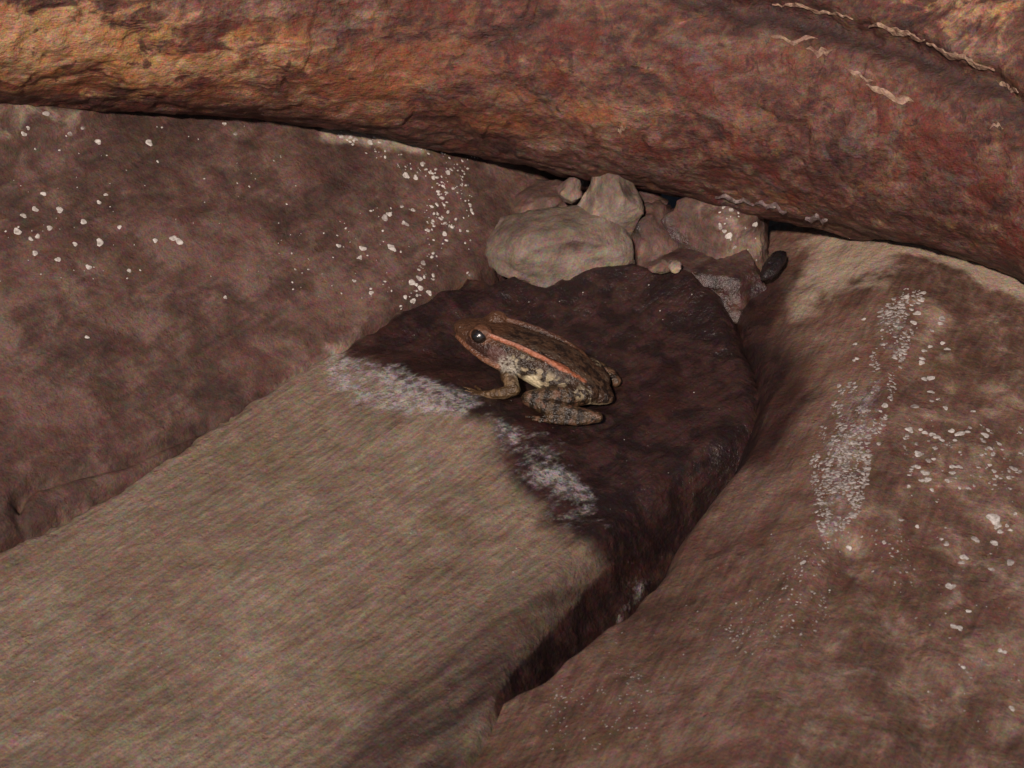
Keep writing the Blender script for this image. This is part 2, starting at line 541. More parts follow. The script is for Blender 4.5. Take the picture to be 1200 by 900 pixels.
# right rock: two faces meeting in a ridge
def grad_plane(a, b, p):
    return (a, b, p.z - a * p.x - b * p.y)
e1, e3 = P(594, 840, -0.006), P(905, 452, 0.004)
run = math.hypot(e3.x - e1.x, e3.y - e1.y)
ux, uy = (e3.x - e1.x) / run, (e3.y - e1.y) / run
rise = (e3.z - e1.z) / run
RL_PL = grad_plane(ux * rise + uy * 0.42, uy * rise - ux * 0.42, e3)
g0 = on_plane(985, 560, RL_PL)
RR_PL = grad_plane(-0.08, RL_PL[1] + 0.27 * (RL_PL[0] + 0.08), g0)
def r_base(x, y):
    zl = RL_PL[0] * x + RL_PL[1] * y + RL_PL[2]
    zr = RR_PL[0] * x + RR_PL[1] * y + RR_PL[2]
    kk = 0.004
    h = np.clip(0.5 + 0.5 * (zr - zl) / kk, 0, 1)
    return zr * (1 - h) + zl * h - kk * h * (1 - h)
def rp(px, py):
    z = 0.0
    for _ in range(60):
        p = P(px, py, z)
        z = 0.5 * z + 0.5 * float(r_base(np.float64(p.x), np.float64(p.y)))
    return (p.x, p.y)
rq = rp
edge_r = [(330, 1250), (440, 1065), (508, 935), (555, 872), (582, 838), (606, 826), (640, 806), (668, 784), (695, 762), (720, 740), (752, 712), (788, 668), (802, 640), (815, 618), (835, 592), (858, 562), (880, 527), (893, 498), (904, 462), (898, 425), (880, 395), (872, 360), (885, 322), (893, 290), (892, 258), (896, 220), (905, 150), (980, 90)]
R_OUT = [rp(*p) for p in edge_r] + [(0.42, 0.36), (0.80, 0.30), (0.85, -0.20), (0.55, -0.52), (0.05, -0.52)]
R_RIDGE = None
FAN = [[(1000, 640), (965, 720), (945, 800), (930, 900)], [(1000, 640), (1050, 730), (1075, 810), (1090, 900)]]
FAN_W = [[rp(*p) for p in f] for f in FAN]
def r_height(x, y):
    d = poly_sd(x, y, R_OUT) + 0.0035 + 0.0010 * fbm(x, y, 0, 70, 4, 61)
    z = r_base(x, y)
    c, s_ = math.cos(math.radians(62)), math.sin(math.radians(62))
    a, b = x * c + y * s_, -x * s_ + y * c
    z = z + 0.0015 * fbm(x, y, 0, 13, 5, 63) + 0.0006 * fbm(a * 0.4, b, 0, 110, 4, 65)
    z = z - 0.0025 * np.exp(-(line_d(x, y, FAN_W[0]) / 0.008) ** 2) - 0.002 * np.exp(-(line_d(x, y, FAN_W[1]) / 0.007) ** 2)
    z = z - 1.3 * np.maximum(poly_sd(x, y, R_BACK), 0)
    z = rounded(z, d, 0.0018 + 0.0032 * sstep(-0.14, -0.10, y), 2.6)
    return np.maximum(z, GZ - 0.03), d

R_BACK = [(rp if a < 1080 else rq)(a, b - 14) for a, b in low if a > 800] + [(1.6, -0.2), (1.6, 1.2), (0.05, 1.2)]

def rock_mesh(name, fn, material, bounds, fine, attr_fn, step=0.0011):
    ax = axis(fine[0], fine[1], step, bounds[0], bounds[1])
    ay = axis(fine[2], fine[3], step, bounds[2], bounds[3])
    X, Y = np.meshgrid(ax, ay, indexing='ij')
    Z, d = fn(X, Y)
    attrs = attr_fn(X, Y, Z, d)
    low = GZ - 0.025
    keep = (Z > low)
    F = grid_faces(len(ax), len(ay))
    kf = keep.ravel()[F].any(1)
    F = F[kf]
    used, inv = np.unique(F.ravel(), return_inverse=True)
    V = np.stack([X, Y, Z], -1).reshape(-1, 3)[used]
    at = {k2: np.broadcast_to(v, X.shape).reshape(-1)[used] for k2, v in attrs.items()}
    me = mesh_np(name, V, inv.reshape(-1, 4), material, at)
    return link(bpy.data.objects.new(name, me))

def c_attr(x, y, z, d):
    dw = poly_sd(x, y, WET) + 0.004 * fbm(x, y, 0, 60, 4, 43)
    wet = sstep(-0.016, 0.012, dw)
    right = 1.5 * sstep(-0.0045, 0.0005, -d) * (x > -0.02) * sstep(-0.172, -0.160, y)  # wet flank, with the shade of the crevice painted in too
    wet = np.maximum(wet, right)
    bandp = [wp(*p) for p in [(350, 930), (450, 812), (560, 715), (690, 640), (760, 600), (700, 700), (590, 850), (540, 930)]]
    wet = np.maximum(wet, 0.60 * sstep(-0.020, 0.014, poly_sd(x, y, bandp) + 0.003 * fbm(x, y, 0, 40, 3, 42)))  # shading of the tilted right side, painted in through the wet mask
    cr = np.zeros_like(x)
    for poly, s in CRUST_W:
        cr = np.maximum(cr, s * sstep(-0.009, 0.012, poly_sd(x, y, poly) + 0.003 * fbm(x, y, 0, 80, 3, 45)) * np.clip(1.0 + 0.30 * fbm(x, y, 0, 75, 3, 49), 0.5, 1.2))
    return {'wet': wet, 'crust_glint': cr, 'pale': np.zeros_like(x)}

def l_attr(x, y, z, d):
    pale = np.maximum(0.55 * sstep(-.004, .006, poly_sd(x, y, L_STEP)),
                      0.8 * np.exp(-(line_d(x, y, [lp(385, 158), lp(440, 163), lp(490, 172)]) / 0.006) ** 2))
    pale = np.maximum(pale, 0.5 * np.exp(-(line_d(x, y, [lp(330, 470), lp(400, 410), lp(440, 388)]) / 0.010) ** 2))
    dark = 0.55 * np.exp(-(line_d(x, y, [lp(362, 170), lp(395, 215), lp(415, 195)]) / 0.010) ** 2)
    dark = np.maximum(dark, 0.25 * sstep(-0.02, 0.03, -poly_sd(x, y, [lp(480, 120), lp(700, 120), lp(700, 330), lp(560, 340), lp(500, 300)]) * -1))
    return {'wet': dark, 'crust_glint': np.zeros_like(x), 'pale': pale}

def r_attr(x, y, z, d):
    basin = [rp(*p) for p in [(860, 330), (930, 400), (950, 470), (915, 540), (880, 560), (860, 480)]]
    wet = 0.75 * sstep(-0.014, 0.012, poly_sd(x, y, basin))
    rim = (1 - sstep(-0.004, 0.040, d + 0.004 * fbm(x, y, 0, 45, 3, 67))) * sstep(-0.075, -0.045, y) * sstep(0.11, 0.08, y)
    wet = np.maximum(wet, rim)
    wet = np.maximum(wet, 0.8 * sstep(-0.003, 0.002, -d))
    wet = np.maximum(wet, 0.30 * sstep(-0.02, 0.02, poly_sd(x, y, [rp(*p) for p in [(905, 452), (1000, 430), (985, 560), (930, 720), (760, 880), (600, 840)]])))
    pale = 0.95 * np.exp(-(line_d(x, y, [rp(1040, 292), rq(1085, 290), rq(1110, 300), rq(1210, 345)]) / 0.009) ** 2)
    pale = np.maximum(pale, 0.85 * sstep(-.016, .016, poly_sd(x, y, [rp(*p) for p in [(945, 270), (1075, 280), (1040, 340), (960, 350), (925, 385), (915, 360)]])))
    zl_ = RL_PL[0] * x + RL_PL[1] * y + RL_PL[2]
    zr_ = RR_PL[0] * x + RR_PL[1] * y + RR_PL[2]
    pale = np.maximum(pale, 0.36 * sstep(-0.002, 0.006, zl_ - zr_))  # right face painted paler, as the better lit side of the ridge
    pale = np.maximum(pale, 0.45 * sstep(-.03, .03, poly_sd(x, y, [rp(*p) for p in [(1000, 650), (1080, 760), (1120, 950), (960, 950), (950, 760)]])))
    pale = np.maximum(pale, 0.42 * sstep(-.02, .03, poly_sd(x, y, [rq(*p) for p in [(1090, 290), (1230, 340), (1260, 520), (1150, 480), (1100, 400)]])))
    cr = 0.35 * np.exp(-(line_d(x, y, [rp(872, 530), rp(845, 575), rp(835, 590)]) / 0.0012) ** 2)  # highlights along the rock's edge, painted as a thin pale line
    bandp = [(1058, 338), (1082, 340), (1078, 378), (1066, 405), (1052, 450), (1036, 500), (1018, 560), (1008, 600), (985, 622), (965, 632), (952, 600), (950, 545), (962, 500), (985, 455), (1012, 430), (1028, 400), (1030, 365)]
    cr = np.maximum(cr, 0.85 * sstep(-0.006, 0.010, poly_sd(x, y, [rp(*p) for p in bandp]) + 0.004 * fbm(x, y, 0, 60, 3, 69)))
    return {'wet': wet, 'crust_glint': cr, 'pale': pale}

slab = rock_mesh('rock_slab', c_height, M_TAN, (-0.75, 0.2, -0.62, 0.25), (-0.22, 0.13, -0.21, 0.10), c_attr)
tag(slab, 'tan grained rock slab whose dark damp end carries the frog', 'rock')
left_rock = rock_mesh('boulder', l_height, M_LEFT, (-0.8, 0.16, -0.35, 0.6), (-0.25, 0.07, -0.13, 0.25), l_attr)
tag(left_rock, 'maroon brown boulder face with scattered white spots beside the tan slab, under the pipe', 'rock')
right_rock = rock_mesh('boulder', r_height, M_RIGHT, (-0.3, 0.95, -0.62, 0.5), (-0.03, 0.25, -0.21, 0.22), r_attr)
tag(right_rock, 'brown ridged boulder with dense white lichen along its ridge, across the dark crevice', 'rock')

# ------------------------------------------------------------------ loose stones
def stone(name, label, px, py, z, size, material, seed, rot=(0, 0, 0), cuts=4, cutd=0.72, rough=0.07, wet=0.0, pale=0.0, sub=4, cat='stone'):
    bm = bmesh.new()
    bmesh.ops.create_icosphere(bm, subdivisions=sub + 1, radius=1.0)
    r = random.Random(seed)
    for _ in range(cuts):
        n = Vector((r.gauss(0, 1), r.gauss(0, 1), r.gauss(0, 1))).normalized()
        dd = cutd + r.uniform(-0.08, 0.1)
        for v in bm.verts:
            e = v.co.dot(n) - dd
            if e > 0:
                v.co -= n * e * 0.93
    co = np.array([v.co[:] for v in bm.verts])
    f = fbm(co[:, 0], co[:, 1], co[:, 2], 1.6, 6, seed, 0.6)
    for v, q in zip(bm.verts, f):
        v.co *= 1 + rough * q
        v.co = Vector((v.co.x * size[0], v.co.y * size[1], v.co.z * size[2]))
    bm.transform(Matrix.Rotation(rot[2], 4, 'Z') @ Matrix.Rotation(rot[1], 4, 'Y') @ Matrix.Rotation(rot[0], 4, 'X'))
    me = bpy.data.meshes.new(name)
    bm.to_mesh(me)
    bm.free()
    smooth(me)
    n = len(me.vertices)
    for an, av in (('wet', wet), ('pale', pale), ('crust_glint', 0.0)):
        at = me.attributes.new(an, 'FLOAT', 'POINT')
        vv = av + (0.45 * fbm(co[:, 0], co[:, 1], co[:, 2], 1.3, 4, seed + (5 if an == 'wet' else 9)) if an != 'crust_glint' and av > 0 else 0 * co[:, 0])
        at.data.foreach_set('value', np.clip(vv, 0, 1).astype(np.float32))
    me.materials.append(material)
    o = bpy.data.objects.new(name, me)
    o.location = P(px, py, z)
    link(o)
    tag(o, label, cat)
    return o

boulder_a = stone('stone', 'large pale rounded stone lodged behind the damp end of the slab', 664, 292, -0.004, (0.031, 0.026, 0.020), M_PALE, 3, (0.1, 0.0, 0.1), 9, 0.72, 0.08, wet=0.12)
stone_b = stone('stone', 'angular pale grey stone wedged under the pipe beside the rounded stone', 718, 240, 0.012, (0.0155, 0.016, 0.016), M_PALE, 13, (0.5, 0.2, 0.3), 12, 0.66, 0.06, wet=0.12, pale=0.25)
pebble_p = stone('pebble', 'small pinkish pebble on top of the pale rounded stone', 668, 225, 0.014, (0.007, 0.007, 0.006), M_PINK, 23, (0, 0, 0.4), 11, 0.62, 0.1, sub=3, cat='pebble')
stone_d = stone('stone', 'reddish brown broken rock with white dots between damp hollow and pipe', 842, 283, -0.008, (0.033, 0.030, 0.026), M_RED, 33, (0.2, 0.1, 0.5), 12, 0.66, 0.10, wet=0.42, pale=0.12)
stone_e = stone('stone', 'purplish brown stone right beside the pale rounded stone', 768, 288, -0.007, (0.017, 0.018, 0.017), M_RED, 43, (0.2, 0.0, 0.2), 9, 0.66, 0.10, wet=0.45)
stone_f = stone('stone', 'dusky brown stone behind the pinkish pebble and under the pipe', 640, 240, -0.004, (0.018, 0.018, 0.014), M_RED, 48, (0.1, 0.0, 0.2), 8, 0.68, 0.10, wet=0.25)
stone_g = stone('stone', 'low damp reddish stone at the foot of the broken white dotted rock', 838, 326, -0.010, (0.026, 0.022, 0.014), M_RED, 88, (0.15, 0.1, -0.5), 9, 0.7, 0.08, wet=0.5)
peb_dark = stone('pebble', 'dark wet oval pebble with a bright glint on the right boulder', 906, 312, 0.001, (0.0036, 0.0088, 0.0030), M_DARKPEB, 53, (0.25, 0.0, -0.55), 3, 0.8, 0.09, sub=3, cat='pebble')
peb_red = stone('pebble', 'small rust red pebble at the rim of the damp hollow', 772, 311, 0.003, (0.006, 0.004, 0.0035), M_RED, 63, (0, 0, 0.2), 10, 0.6, 0.12, sub=3, cat='pebble')
chip_w = stone('pebble', 'little grey white chip beside the rust red pebble', 791, 312, 0.004, (0.0026, 0.0036, 0.0022), M_PALE, 73, (0, 0, 0.6), 6, 0.65, 0.12, sub=3, cat='pebble', pale=0.4)
quartz = stone('pebble', 'bright cream white pebble caught under the lower edge of the pipe', 826, 232, 0.012, (0.0040, 0.003, 0.003), M_QUARTZ, 83, (0, 0, -0.2), 4, 0.7, 0.06, sub=3, cat='pebble')

rf = random.Random(5)
FRAG = ['dark reddish fragment squeezed between angular pale stone and pipe', 'dark fragment lying behind the angular pale stone', 'reddish fragment on top of the purplish brown stone', 'dusky fragment behind the small pinkish pebble']
for i, (fx, fy, fz_, fs_) in enumerate([(757, 238, 0.004, 0.012), (700, 222, 0.000, 0.010), (775, 258, 0.004, 0.010), (645, 233, 0.002, 0.008)]):
    fo = stone('stone_fragment', FRAG[i], fx, fy, fz_, (fs_, fs_ * rf.uniform(0.7, 1), fs_ * rf.uniform(0.6, 0.9)), M_RED, 300 + i, (rf.uniform(-.5, .5), rf.uniform(-.5, .5), rf.uniform(0, 3)), 12, 0.58, 0.14, wet=0.7, sub=3)
    fo['group'] = 'broken rock fragments between the wedged stones'

# ------------------------------------------------------------------ rusty pipe
PR = 0.060
lx = np.array([p[0] for p in low], float)
ly = np.array([p[1] for p in low], float)
def hit_t(px, py, pl):
    d = ray(px, py)
    return (pl[0] * CAM.x + pl[1] * CAM.y + pl[2] - CAM.z) / (d.z - pl[0] * d.x - pl[1] * d.y)
NS = 760
sx = np.concatenate([np.linspace(-650, -60, 60, endpoint=False), np.linspace(-60, 1260, NS), np.linspace(1260, 1700, 50)[1:]])
def gsmooth(v, sig):
    xs = np.linspace(sx[0] - 300, sx[-1] + 300, 1500)
    vv = np.interp(xs, sx, v)
    a0, a1 = (v[3] - v[0]) / (sx[3] - sx[0]), (v[-1] - v[-4]) / (sx[-1] - sx[-4])
    vv = np.where(xs < sx[0], v[0] + a0 * (xs - sx[0]), np.where(xs > sx[-1], v[-1] + a1 * (xs - sx[-1]), vv))
    st_ = xs[1] - xs[0]
    q = np.arange(-int(3 * sig / st_), int(3 * sig / st_) + 1)
    kr = np.exp(-0.5 * (q * st_ / sig) ** 2)
    kr /= kr.sum()
    return np.interp(sx, xs, np.convolve(np.pad(vv, len(q) // 2, mode='edge'), kr, 'valid'))
sy = gsmooth(np.interp(sx, lx, ly), 22)
tl = np.array([hit_t(a, b, L_PL) for a, b in zip(sx, sy)])
tr = np.array([max(hit_t(a, b, RL_PL), hit_t(a, b, RR_PL)) for a, b in zip(sx, sy)])
w_ = sstep(520, 1000, sx)
tt = gsmooth(np.where(w_ <= 0, tl, np.where(w_ >= 1, tr, tl[np.searchsorted(sx, 520)] * (1 - w_) + tr[np.searchsorted(sx, 1000)] * w_)), 90)
print('TT', [round(float(np.interp(q, sx, tt)), 3) for q in (-650, -300, 0, 300, 520, 700, 1000, 1200, 1500, 1700)])
hits = np.array([(CAM + ray(a, b) * float(t))[:] for a, b, t in zip(sx, sy, tt)])
theta = math.radians(50 + 0) * 1.0
cosb = []
tang = np.gradient(hits, axis=0)
tang /= np.linalg.norm(tang, axis=1)[:, None]
for i in range(40):
    tang[1:-1] = (tang[:-2] + tang[1:-1] * 2 + tang[2:]) / 4
    tang /= np.linalg.norm(tang, axis=1)[:, None]
rays = np.array([ray(a, b).normalized()[:] for a, b in zip(sx, sy)])
nb_ = np.cross(tang, rays)
nb_ /= np.linalg.norm(nb_, axis=1)[:, None]
nb_ = np.where((nb_ @ np.array(UP[:]))[:, None] < 0, -nb_, nb_)     # up in the picture
na_ = np.cross(nb_, tang)
na_ = np.where((na_ * rays).sum(1)[:, None] > 0, -na_, na_)         # towards the camera
SLOPE_S = math.radians(22)
half = (math.pi - PITCH - SLOPE_S) / 2
cent = hits + nb_ * PR + na_ * (0.02 * PR)
NP = 300
phi0 = np.linspace(0, 1, NP, endpoint=False)
PHI = -math.pi + 2 * math.pi * phi0
S, F_ = np.meshgrid(sx, PHI, indexing='ij')
V0 = cent[:, None, :] + PR * (np.cos(F_)[..., None] * na_[:, None, :] + np.sin(F_)[..., None] * nb_[:, None, :])
rel = V0 - np.array(CAM[:])
dep = rel @ np.array(VIEW[:])
bx_ = 600 + rel[..., 0] / dep / TH * 600
by_ = 450 - (rel @ np.array(UP[:])) / dep / TH * 600
# seam where the outer plate of the shell has broken away from the one above it
seam_y = np.interp(bx_, [400, 700, 860, 930, 1000, 1084, 1166, 1200, 1300, 1500], [-190, -62, -4, 9, 25, 49, 87, 109, 165, 300])
G = (seam_y - by_) + 5 * fbm(bx_ / 400, 0 * S, 0, 12, 4, 71)
arc = S * 0.00033
qx = arc
qy = np.cos(F_) * PR
qz = np.sin(F_) * PR
rad = PR + 0.0022 * fbm(qx, qy, qz, 14, 3, 73) + 0.0012 * fbm(qx * 0.7, qy, qz, 55, 4, 75) + 0.0005 * fbm(qx, qy, qz, 190, 3, 79)
fr = fbm(qx * 0.8, qy, qz, 30, 3, 77)
rad = rad + 0.0008 * sstep(0.02, 0.10, fr) + 0.0006 * sstep(-0.35, -0.28, fr)      # scale lifting off in layers
up = sstep(-4, 4, G) * (F_ < 2.4)
right = sstep(560, 800, bx_)
rad = rad + right * (0.0085 * up - 0.0035 * np.exp(-((G + 14) / 14) ** 2))
ctr = cent[:, None, :]
V = ctr + rad[..., None] * (np.cos(F_)[..., None] * na_[:, None, :] + np.sin(F_)[..., None] * nb_[:, None, :])
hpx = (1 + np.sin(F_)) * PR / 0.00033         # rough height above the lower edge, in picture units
low_y = np.interp(S, lx, ly)
def blob(cx, cy, rx, ry):
    return np.exp(-((bx_ - cx) / rx) ** 2 - ((by_ - cy) / ry) ** 2) * (np.cos(F_) > -0.2)
pale = np.maximum.reduce([1.0 * blob(40, 50, 150, 55), 0.95 * blob(170, 75, 80, 40), 0.6 * blob(280, 70, 130, 45), 0.55 * blob(1150, 5, 80, 60), 0.7 * blob(-250, 50, 300, 70)])
orange = np.maximum.reduce([0.9 * blob(50, 105, 100, 14), 0.8 * blob(90, 25, 50, 25), 0.55 * blob(240, 112, 60, 12), 0.72 * blob(420, 80, 200, 70), 0.22 * blob(560, 100, 250, 90), 0.6 * blob(600, 140, 90, 25), 0.75 * blob(690, 130, 60, 20), 0.55 * blob(845, 170, 50, 25), 0.5 * blob(5, 60, 60, 60)])
dark = np.maximum.reduce([right * np.exp(-((G + 20) / 19) ** 2) * 1.0 * (np.cos(F_) > -0.2), 0.9 * blob(930, 24, 80, 18), 0.5 * blob(1080, 250, 60, 40), 0.5 * blob(640, 190, 500, 12), 0.45 * np.exp(-((hpx - 8) / 9) ** 2)])  # painted shade below the seam and along the lower edge, plus dark rust
pipe_root = bpy.data.objects.new('rusty_pipe', None)
mid_i = int(np.argmin(abs(sx - 600)))
pipe_root.location = hits[mid_i]
link(pipe_root)
tag(pipe_root, 'thick rusted iron pipe with flaking brown and orange scale lying across the boulders', 'pipe')
nS = len(sx)
verts = V.reshape(-1, 3)
faces = grid_faces(nS, NP, True)
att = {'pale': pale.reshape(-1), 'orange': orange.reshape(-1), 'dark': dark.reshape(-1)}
# open ends: a wall thickness, then the bore
ring_v, ring_f = [], []
base = len(verts)
for end, inward in ((0, 1), (nS - 1, -1)):
    prev = end * NP + np.arange(NP)
    for rr, off in ((0.86, 0.0), (0.84, 0.14 * inward), (0.001, 0.15 * inward)):
        c = cent[end] + tang[end] * off
        ring = c + PR * rr * (np.cos(PHI)[:, None] * na_[end] + np.sin(PHI)[:, None] * nb_[end])
        idx = base + np.arange(NP)
        base += NP
        ring_v.append(ring)
        a, b = prev, idx
        ring_f.append(np.stack([a, np.roll(a, -1), np.roll(b, -1), b], -1))
        prev = idx
verts = np.concatenate([verts] + ring_v)
faces = np.concatenate([faces] + ring_f)
extra = len(verts) - len(att['pale'])
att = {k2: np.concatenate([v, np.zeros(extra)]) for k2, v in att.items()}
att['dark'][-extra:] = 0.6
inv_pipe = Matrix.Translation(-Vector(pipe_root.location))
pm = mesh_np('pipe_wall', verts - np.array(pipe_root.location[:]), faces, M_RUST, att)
pipe = link(bpy.data.objects.new('pipe_wall', pm), pipe_root)

bpy.context.view_layer.update()
dg = bpy.context.evaluated_depsgraph_get()
def bvh_of(o):
    me = o.data
    mw = Matrix.Translation(o.location + (o.parent.location if o.parent else Vector()))
    if o.parent is None:
        mw = Matrix.Translation(o.location)
    vs = np.empty(len(me.vertices) * 3, np.float32)
    me.vertices.foreach_get('co', vs)
    vs = vs.reshape(-1, 3) + np.array(mw.translation[:])
    ps = [tuple(p.vertices) for p in me.polygons]
    return BVHTree.FromPolygons([tuple(v) for v in vs.tolist()], ps)
BV = {'pipe': bvh_of(pipe), 'left': bvh_of(left_rock), 'right': bvh_of(right_rock), 'slab': bvh_of(slab), 'd': bvh_of(stone_d)}
def shoot(key, px, py):
    h = BV[key].ray_cast(CAM, ray(px, py).normalized())
    return (h[0], h[1]) if h[0] is not None else (None, None)

# flakes of scale lifting off the pipe
def flake(path_px, width_px, material, seed, lift=-0.0001, thick=0.0006, key='pipe', taper=True):
    """an irregular ribbon of scale lying on the surface it peels from"""
    r = random.Random(seed)
    pts = []
    n = max(8, int(sum(math.dist(a, b) for a, b in zip(path_px[:-1], path_px[1:])) / 4))
    cum = [0]
    for a, b in zip(path_px[:-1], path_px[1:]):
        cum.append(cum[-1] + math.dist(a, b))
    for i in range(n + 1):
        q = cum[-1] * i / n
        x = np.interp(q, cum, [p[0] for p in path_px])
        y = np.interp(q, cum, [p[1] for p in path_px])
        pts.append((float(x), float(y), i / n))
    vs, fs = [], []
    for x, y, u in pts:
        w = 0.8 * width_px * (0.5 + 0.5 * abs(math.sin(u * 9 + seed)) * r.uniform(0.6, 1.0) + 0.15 * r.random()) * (min(1, 4 * u, 4 * (1 - u)) * 0.9 + 0.1)
        y += r.uniform(-1.5, 1.5) + 2.0 * math.sin(u * 13 + seed * 1.7)
        row = []
        for j, s in enumerate((-1, -0.4, 0.4, 1)):
            pos, nor = shoot(key, x + s * w * 0.18, y + s * w * 0.5)
            if pos is None:
                break
            hgt = lift + thick * (1.0 if abs(s) < 0.9 else 0.75) + r.uniform(-0.0003, 0.0003)
            row.append(pos + nor * hgt)
        if len(row) < 4:
            continue
        pos, nor = shoot(key, x, y)
        row.append(row[3] - nor * (lift + thick + 0.001))
        row.append(row[0] - nor * (lift + thick + 0.001))
        vs.append(row)
    if len(vs) < 3:
        return None
    n = len(vs)
    flat = [tuple(p - Vector(pipe_root.location)) for row in vs for p in row]
    for i in range(n - 1):
        for j in range(6):
            fs.append((i * 6 + j, i * 6 + (j + 1) % 6, (i + 1) * 6 + (j + 1) % 6, (i + 1) * 6 + j))
    fs.append(tuple(range(6)))
    fs.append(tuple((n - 1) * 6 + j for j in reversed(range(6))))
    me = bpy.data.meshes.new('scale_flake')
    me.from_pydata(flat, [], fs)
    me.update()
    me.materials.append(material)
    return link(bpy.data.objects.new('scale_flake', me), pipe_root)

for i, (pth, w, m_) in enumerate([
    ([(905, 3), (940, 8), (970, 14), (1000, 22)], 5, M_FLAKE),
    ([(1018, 28), (1050, 36), (1084, 46)], 10, M_FLAKE),
    ([(1086, 52), (1110, 62), (1140, 73), (1166, 83)], 9, M_FLAKE),
    ([(1168, 95), (1180, 100), (1194, 108)], 8, M_FLAKE),
    ([(901, 36), (906, 44), (925, 49), (945, 46), (958, 44)], 7, M_FLAKE),
    ([(945, 56), (960, 62), (975, 58)], 12, M_FLAKE),
    ([(988, 78), (1005, 88), (1024, 96)], 9, M_FLAKE),
    ([(1015, 98), (1036, 108), (1052, 116), (1072, 119)], 14, M_FLAKE),
    ([(1160, 148), (1168, 145), (1176, 150)], 6, M_FLAKE),
    ([(724, 155), (729, 151), (733, 148)], 7, M_FLAKE),
]):
    flake(pth, w, m_, 100 + i)
for i, (pth, w) in enumerate([([(838, 228), (862, 234), (884, 238)], 4), ([(886, 238), (905, 240), (922, 248)], 6), ([(944, 255), (956, 254), (970, 259)], 7)]):
    flake(pth, w, M_GREYFLAKE, 130 + i, lift=0.0004)

# ------------------------------------------------------------------ white lichen spots, and pale specks painted as slab glints
def spot_mesh(i, material):
    r = random.Random(i * 31 + 5)
    n = 11
    vs = [(0, 0, 0.12)]
    for ring, (rad_, h) in enumerate(((0.55, 0.16), (0.88, 0.08), (1.02, -0.25))):
        for j in range(n):
            a = 2 * math.pi * j / n
            q = 1 + 0.20 * math.sin(a * 2 + i) + 0.13 * math.sin(3 * a + 2.1 * i) + r.uniform(-0.09, 0.09)
            vs.append((math.cos(a) * rad_ * q, math.sin(a) * rad_ * q, h + r.uniform(-0.05, 0.05)))
    fs = [(0, 1 + j, 1 + (j + 1) % n) for j in range(n)]
    for ring in range(2):
        o = 1 + ring * n
        fs += [(o + j, o + n + j, o + n + (j + 1) % n, o + (j + 1) % n) for j in range(n)]
    me = bpy.data.meshes.new('lichen_spot')
    me.from_pydata(vs, [], fs)
    me.update()
    smooth(me)
    me.materials.append(material)
    return me
SPOTS = [spot_mesh(i, M_LICHEN_GLINT if i < 4 else M_LICHEN_DIM) for i in range(7)]
PXM = 2 * TH / 1200

